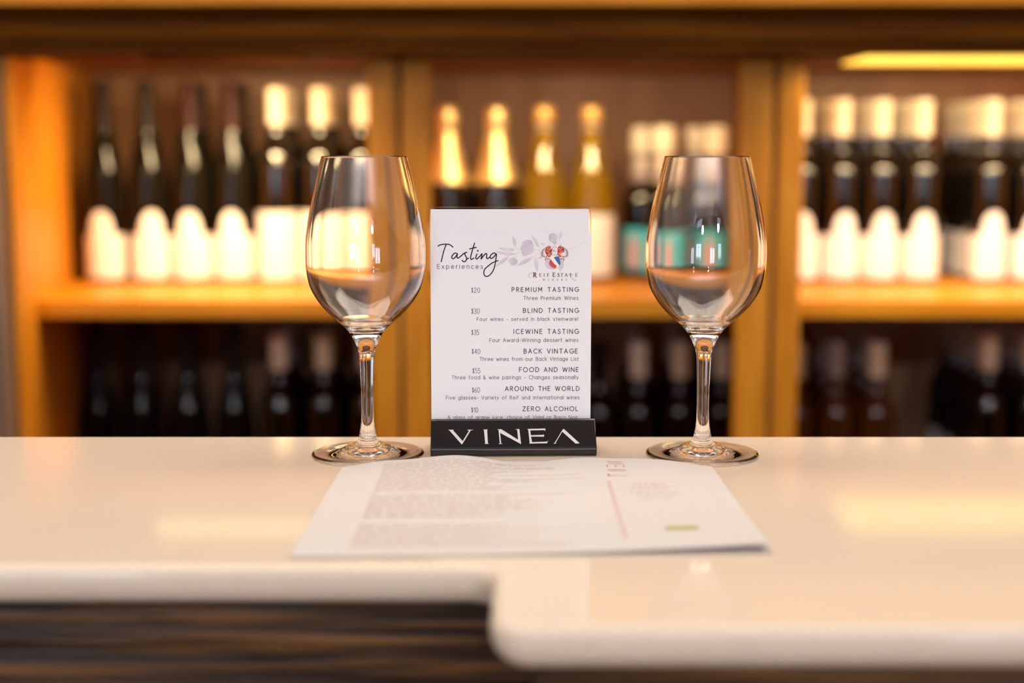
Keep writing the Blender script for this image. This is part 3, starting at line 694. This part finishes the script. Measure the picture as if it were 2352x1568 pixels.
for txt, xa, xb, yt, yb, o in [('Three Premium Wines', 1140, 1755, 1077, 1117, 460), ('Four wines - served in black stemware!', 615, 1752, 1315, 1353, 460),
        ('Four Award-Winning dessert wines', 757, 1755, 80, 121, 760), ('Three wines from our Back Vintage List', 647, 1757, 293, 333, 760),
        ('Three food & wine pairings - Changes seasonally', 332, 1757, 500, 540, 760), ('Five glasses- Variety of Reif and international wines', 268, 1768, 728, 767, 760),
        ('A glass of grape juice, choice of Vidal or Baco Noir', 285, 1748, 950, 990, 760)]:
    t2.text(txt, 970 + xa / 4.9, 970 + xb / 4.9, o + (yt + 2) / 4.9, o + (yb + 2) / 4.9, 1.0, -.002)
for txt, xa, xb, yt, yb, o in [('$20', 553, 647, 984, 1038, 460), ('$30', 553, 645, 1218, 1275, 460), ('$35', 553, 637, 1457, 1512, 460), ('$40', 557, 650, 202, 256, 760), ('$55', 565, 650, 419, 473, 760), ('$60', 560, 647, 636, 690, 760), ('$10', 552, 627, 861, 914, 760)]:
    t2.text(txt, 970 + xa / 4.9, 970 + xb / 4.9, o + yt / 4.9, o + yb / 4.9, 1.05)
t2.out('text_lettering', M['ink2'], menu)
t3 = I(.0001)
for txt, xa, xb, yt, yb, o in [('PREMIUM TASTING', 1009, 1755, 980, 1027, 460), ('BLIND TASTING', 1136, 1755, 1215, 1263, 460), ('ICEWINE TASTING', 1029, 1755, 1451, 1500, 460), ('BACK VINTAGE', 1143, 1746, 202, 251, 760), ('FOOD AND WINE', 1092, 1755, 410, 459, 760), ('AROUND THE WORLD', 933, 1766, 624, 672, 760), ('ZERO ALCOHOL', 1131, 1750, 851, 899, 760)]:
    t3.text(txt, 970 + xa / 4.9, 970 + xb / 4.9, o + yt / 4.9, o + yb / 4.9, 1.5, -.002)
t3.out('heading_lettering', M['ink'], menu)
# serif winery name
t4 = I(.0001)
def serif(ch, x, yb, h, wd):
    tk, tn = wd * 1.2, wd * .62
    def V(u, a=0, b2=1, w_=None): t4.stroke([(x + u * h, yb - a * h), (x + u * h, yb - b2 * h)], w_ or tk, caps=False)
    def Hh(u0, u1, v, w_=None): t4.stroke([(x + u0 * h, yb - v * h), (x + u1 * h, yb - v * h)], w_ or tn, caps=False)
    def S(pts, w_, w2=None): t4.stroke([(x + u * h, yb - v * h) for u, v in pts], w_, w2, caps=False)
    se = .11
    if ch == 'E': V(.12); Hh(0, .58, .98); Hh(0, .62, .02); Hh(.12, .48, .51); S([(.58, 1), (.58, .84)], tn); S([(.62, 0), (.64, .2)], tn); S([(.48, .6), (.48, .42)], tn); return .68
    if ch == 'I': V(.12); Hh(0, .24, .98); Hh(0, .24, .02); return .24
    if ch == 'F': V(.12); Hh(0, .56, .98); Hh(0, .26, .02); Hh(.12, .46, .51); S([(.56, 1), (.56, .82)], tn); S([(.46, .6), (.46, .42)], tn); return .58
    if ch == 'T': V(.34); Hh(.04, .64, .98); Hh(.22, .46, .02); S([(.04, 1), (.02, .80)], tn); S([(.64, 1), (.66, .80)], tn); return .68
    if ch == 'S': S(catmull([(.44, .78), (.40, .95), (.26, 1), (.08, .90), (.10, .66), (.36, .46), (.46, .26), (.38, .04), (.20, 0), (.06, .06), (.03, .25)], 4), tn, lambda t: tn + (tk - tn) * math.sin(PI * t)); return .50
    if ch == 'A': S([(.04, 0), (.36, 1)], tn); S([(.36, 1), (.70, 0)], tk); Hh(.14, .60, .36); Hh(-.02, .16, .02); Hh(.58, .82, .02); return .80
    if ch == 'R': V(.14); Hh(0, .28, .02); S([(0, .98), (.32, .98)] + A(.32, .74, .24, .24, 90, -90, 8) + [(.14, .50)], tn, lambda t: tn + (tk - tn) * math.sin(PI * t) ** 2); S([(.30, .50), (.66, 0), (.80, -.04)], tk, tn); return .74
    if ch == 'W': S([(.06, 1), (.30, 0)], tk); S([(.30, 0), (.52, 1)], tn); S([(.52, 1), (.76, 0)], tk); S([(.76, 0), (.98, 1)], tn); Hh(-.04, .18, .98); Hh(.88, 1.08, .98); return 1.04
    if ch == 'N': V(.10, w_=tn); V(.70, w_=tn); S([(.08, 1), (.70, 0)], tk); Hh(-.02, .2, .02); Hh(.6, .82, .98); Hh(-.04, .14, .98); return .80
    if ch == 'Y': S([(.08, 1), (.34, .45)], tk); S([(.60, 1), (.34, .45)], tn); V(.34, 0, .46); Hh(.22, .46, .02); Hh(-.02, .2, .98); Hh(.5, .7, .98); return .70
def ztp(X_, Y_): return Zb(X_, Y_)
def sertext(specs):
    for ch, X0, Yb, hh, wd in specs:
        x, y = Zb(X0, Yb); serif(ch, x, y, hh / 9.408, wd)
sertext([('R', 985, 1190, 100, 2.0), ('E', 1118, 1178, 72, 1.15), ('I', 1213, 1178, 72, 1.15), ('F', 1285, 1178, 72, 1.15), ('E', 1405, 1180, 92, 1.7), ('S', 1512, 1178, 74, 1.3), ('T', 1578, 1178, 74, 1.15), ('A', 1668, 1178, 76, 1.2), ('T', 1770, 1178, 72, 1.15), ('E', 1898, 1176, 76, 1.15)])
sertext([('W', 1196, 1266, 42, .65), ('I', 1312, 1266, 42, .65), ('N', 1392, 1266, 42, .65), ('E', 1498, 1266, 42, .65), ('R', 1592, 1266, 42, .65), ('Y', 1690, 1266, 42, .65)])
t4.stroke(catmull([Zb(*p) for p in [(1010, 1092), (950, 1095), (890, 1130), (880, 1170), (905, 1190), (925, 1185)]], 5), .55)
t4.stroke(catmull([Zb(*p) for p in [(1780, 1150), (1810, 1200), (1850, 1240), (1890, 1258), (1915, 1235)]], 5), .6)
t4.stroke(catmull([Zb(*p) for p in [(1740, 1140), (1790, 1135), (1850, 1140)]], 4), .5)
t4.out('winery_lettering', M['inkserif'], menu)
# crest
def mir(p): return (2 * 1450 - p[0], p[1])
cr1 = I(.0001)   # white ground of the shield and mantling
def curl(c, pts, wd, wd2=None, both=True):
    c.stroke(catmull([Zb(*p) for p in pts], 5), wd, wd2)
    if both: c.stroke(catmull([Zb(*mir(p)) for p in pts], 5), wd, wd2)
cr1.poly([Zb(*p) for p in [(1335, 790), (1400, 735), (1500, 730), (1565, 740), (1578, 860), (1560, 940), (1510, 985), (1452, 1005), (1370, 960), (1325, 900)]])
for pl in ([(1240, 560), (1180, 640), (1175, 720), (1230, 740)], [(1340, 520), (1290, 540), (1240, 590)], [(1250, 760), (1290, 800), (1330, 790)]): curl(cr1, pl, 4.2)
cr1.poly([Zb(*p) for p in [(1400, 560), (1450, 540), (1500, 560), (1510, 640), (1480, 720), (1430, 720), (1390, 640)]])
cr1.out('crest_ground_print', M['shieldwhite'], menu)
cr2 = I(.00013)
cr2.poly([Zb(*p) for p in [(1362, 795), (1400, 850), (1440, 900), (1490, 940), (1485, 975), (1450, 1000), (1385, 965), (1340, 925), (1326, 880), (1340, 830)]])
RM = [[(1340, 510), (1375, 535), (1360, 560), (1400, 590), (1355, 610), (1330, 640), (1395, 665), (1385, 700), (1360, 745), (1320, 760), (1290, 740), (1330, 690), (1290, 660), (1245, 650), (1240, 610), (1300, 610), (1250, 585), (1260, 550), (1310, 540), (1355, 560), (1335, 535)],
      [(1240, 790), (1262, 800), (1260, 825), (1280, 845), (1250, 832), (1236, 808)]]
for pl in RM:
    cr2.poly([Zb(*p) for p in pl]); cr2.poly([Zb(*mir(p)) for p in pl][::-1])
cr2.stroke([Zb(1262, 760), Zb(1285, 720)], 1.6, .5); cr2.stroke([Zb(1638, 760), Zb(1615, 720)], 1.6, .5)
curl(cr2, [(1190, 690), (1200, 720), (1225, 735)], .8, .3); curl(cr2, [(1185, 600), (1200, 630), (1195, 655)], 1.0, .3)
for p in [(1195, 650), (1215, 700), (1190, 620), (1225, 745), (1268, 742), (1230, 590), (1205, 675)]:
    for q_ in (p, mir(p)):
        x_, y_ = Zb(*q_); cr2.poly([(x_ - .9, y_ - .5), (x_ + .2, y_ - 1.1), (x_ + .8, y_ + .2), (x_ - .1, y_ + 1.1)])
cr2.out('crest_red_print', M['redink'], menu)
cr5 = I(.00015)
for pl in ([(1290, 575), (1325, 590), (1345, 625)], [(1262, 632), (1310, 640), (1335, 680), (1325, 720)], [(1345, 560), (1375, 600)], [(1370, 655), (1350, 690), (1372, 720)], [(1305, 690), (1330, 740)]):
    curl(cr5, pl, .9, .5)
cr5.out('crest_white_print', M['shieldwhite'], menu)
cr3 = I(.00013)
cr3.poly([Zb(*p) for p in [(1432, 765), (1480, 742), (1545, 740), (1550, 790), (1572, 860), (1570, 905), (1550, 935), (1520, 890), (1500, 845), (1460, 805)]])
cr3.out('crest_blue_print', M['blueink'], menu)
cr4 = I(.00016)
for pl in ([(1350, 625), (1375, 600), (1395, 565), (1430, 548)], [(1240, 560), (1200, 590), (1165, 650), (1180, 700)], [(1175, 720), (1200, 750), (1240, 745), (1265, 730)], [(1255, 545), (1300, 520), (1330, 512)],
           [(1410, 600), (1425, 640), (1445, 620)], [(1425, 690), (1450, 715), (1455, 700)], [(1200, 660), (1215, 680)], [(1390, 690), (1420, 720)], [(1270, 860), (1310, 850), (1330, 800)], [(1420, 470), (1440, 450), (1450, 470)], [(1415, 420), (1430, 425)], [(1430, 520), (1445, 525)], [(1430, 500), (1450, 500)], [(1400, 545), (1450, 548)]):
    curl(cr4, pl, .42)
for p in [(1415, 605), (1440, 600), (1448, 632), (1428, 618), (1450, 395), (1425, 432), (1475, 430), (1440, 465), (1465, 468), (1180, 650), (1720, 660), (1182, 735), (1700, 600)]: cr4.dot(*Zb(*p), .75)
cr4.stroke([Zb(1502, 722), Zb(1528, 678)], .9); cr4.stroke([Zb(1355, 622), Zb(1375, 600)], 1.0)
cr4.stroke(catmull([Zb(*p) for p in [(1326, 880), (1340, 930), (1400, 980), (1455, 1003), (1520, 980), (1565, 930), (1578, 850)]], 4), .4)
cr4.out('crest_line_print', M['inkserif'], menu)

# ---------------------------------------------------------------- menu sheets lying on the counter
FL, FR_, NL, NR = at_z(786, 1076, CT), at_z(1636, 1075, CT), at_z(664, 1283, CT), at_z(1768, 1270, CT)
def sheet_grid(nu, nv, fz, dz, fl, fr, nl, nr, bulge):
    def f(u, v):
        n = nl.lerp(nr, u); fa = fl.lerp(fr, u)
        p = n.lerp(fa, v); y = p.y + bulge * math.sin(PI * u) ** .7 * v ** 2
        return Vector((p.x, y, CT + dz + fz(u, v)))
    return f
def hz(u, v):
    far = v ** 5
    wv = .0022 * (1 + math.sin(u * 10.5 - .8)) + .0012 * math.sin(u * 21 + 1)
    env = min(1, u / .12) * min(1, (1 - u) / .22)
    near = (1 - v) ** 3 * max(0, (u - .35) / .65) ** 2 * .0042
    return max(0, far * wv * env) + near + .0007 * math.sin(v * PI) * (1 + math.sin(u * 7 + 2)) * .5
F1 = sheet_grid(60, 30, hz, .0010, FL, FR_, NL, NR, .017)
off = Vector((.004, -.001, 0))
F2 = sheet_grid(60, 30, lambda u, v: .12 * hz(u, v), .0003, FL + Vector((.003, -.003, 0)), FR_ + Vector((-.003, -.004, 0)), NL + Vector((.0015, .0015, 0)), NR + Vector((.0018, -.0015, 0)), .012)
def sheet(name, F, label, cat, nu=60, nv=30):
    bm = bmesh.new(); vs = [[bm.verts.new(F(i / nu, j / nv)) for i in range(nu + 1)] for j in range(nv + 1)]
    for j in range(nv):
        for i in range(nu): bm.faces.new((vs[j][i], vs[j][i + 1], vs[j + 1][i + 1], vs[j + 1][i]))
    us = [[bm.verts.new(v.co - Vector((0, 0, .00014))) for v in r] for r in vs]
    for j in range(nv):
        for i in range(nu): bm.faces.new((us[j][i], us[j + 1][i], us[j + 1][i + 1], us[j][i + 1]))
    for i in range(nu):
        bm.faces.new((vs[0][i], us[0][i], us[0][i + 1], vs[0][i + 1])); bm.faces.new((vs[nv][i], vs[nv][i + 1], us[nv][i + 1], us[nv][i]))
    for j in range(nv):
        bm.faces.new((vs[j][0], vs[j + 1][0], us[j + 1][0], us[j][0])); bm.faces.new((vs[j][nu], us[j][nu], us[j + 1][nu], vs[j + 1][nu]))
    o = mesh_obj(name, bm, M['paper'], None, False); tag(o, label, cat); return o
s1 = sheet('menu_sheet', F1, 'large curling printed menu sheet lying on the bar counter before the sign', 'menu sheet')
s2 = sheet('paper_sheet', F2, 'second paper sheet lying flat underneath the curling printed menu sheet', 'paper sheet')
def decal(rects, m, name, k=8):
    bm = bmesh.new()
    for u0, u1, v0, v1 in rects:
        kk = max(2, int((u1 - u0) * 40)); kv = max(1, int(abs(v1 - v0) * 24))
        vs = [[bm.verts.new(F1(u0 + (u1 - u0) * i / kk, v0 + (v1 - v0) * j / kv) + Vector((0, 0, .00009))) for i in range(kk + 1)] for j in range(kv + 1)]
        for j in range(kv):
            for i in range(kk): bm.faces.new((vs[j][i], vs[j][i + 1], vs[j + 1][i + 1], vs[j + 1][i]))
    return mesh_obj(name, bm, m, s1)
# body text: rows of broken pale lines
rects = []
v = .955
while v > .06:
    if not (.60 < v < .64 or .30 < v < .34):
        u = .115
        while u < .66:
            l = random.uniform(.01, .045)
            if u > .115 + random.choice([.50, .53, .45, .40, .28]) : break
            rects.append((u, u + l, v, v + .0065)); u += l + .007
    v -= .0155
decal(rects, M['paperink'], 'text_print')
decal([(.70 + .0, .712, .12, .74)], M['paperred'], 'rule_print')
decal([(.80, .872, .185, .225)], M['papergreen'], 'green_bar_print')
rl = []
for k, v in enumerate([.70, .672, .644, .60, .57, .53]):
    u = [.765, .76, .755, .75, .765, .775][k]
    while u < [.85, .86, .85, .86, .86, .85][k]:
        l = random.uniform(.008, .02); rl.append((u, u + l, v, v + .012)); u += l + .005
decal(rl, M['paperred'], 'address_print')
# sideways title letters, seen as bars and ticks
tb = [(.716, .758, .955, .962), (.718, .760, .935, .941), (.712, .716, .90, .925), (.734, .738, .90, .925), (.756, .760, .90, .925), (.712, .760, .868, .874), (.712, .760, .855, .859), (.708, .714, .79, .825), (.714, .76, .80, .805)]
decal(tb, M['papertype'], 'title_print')
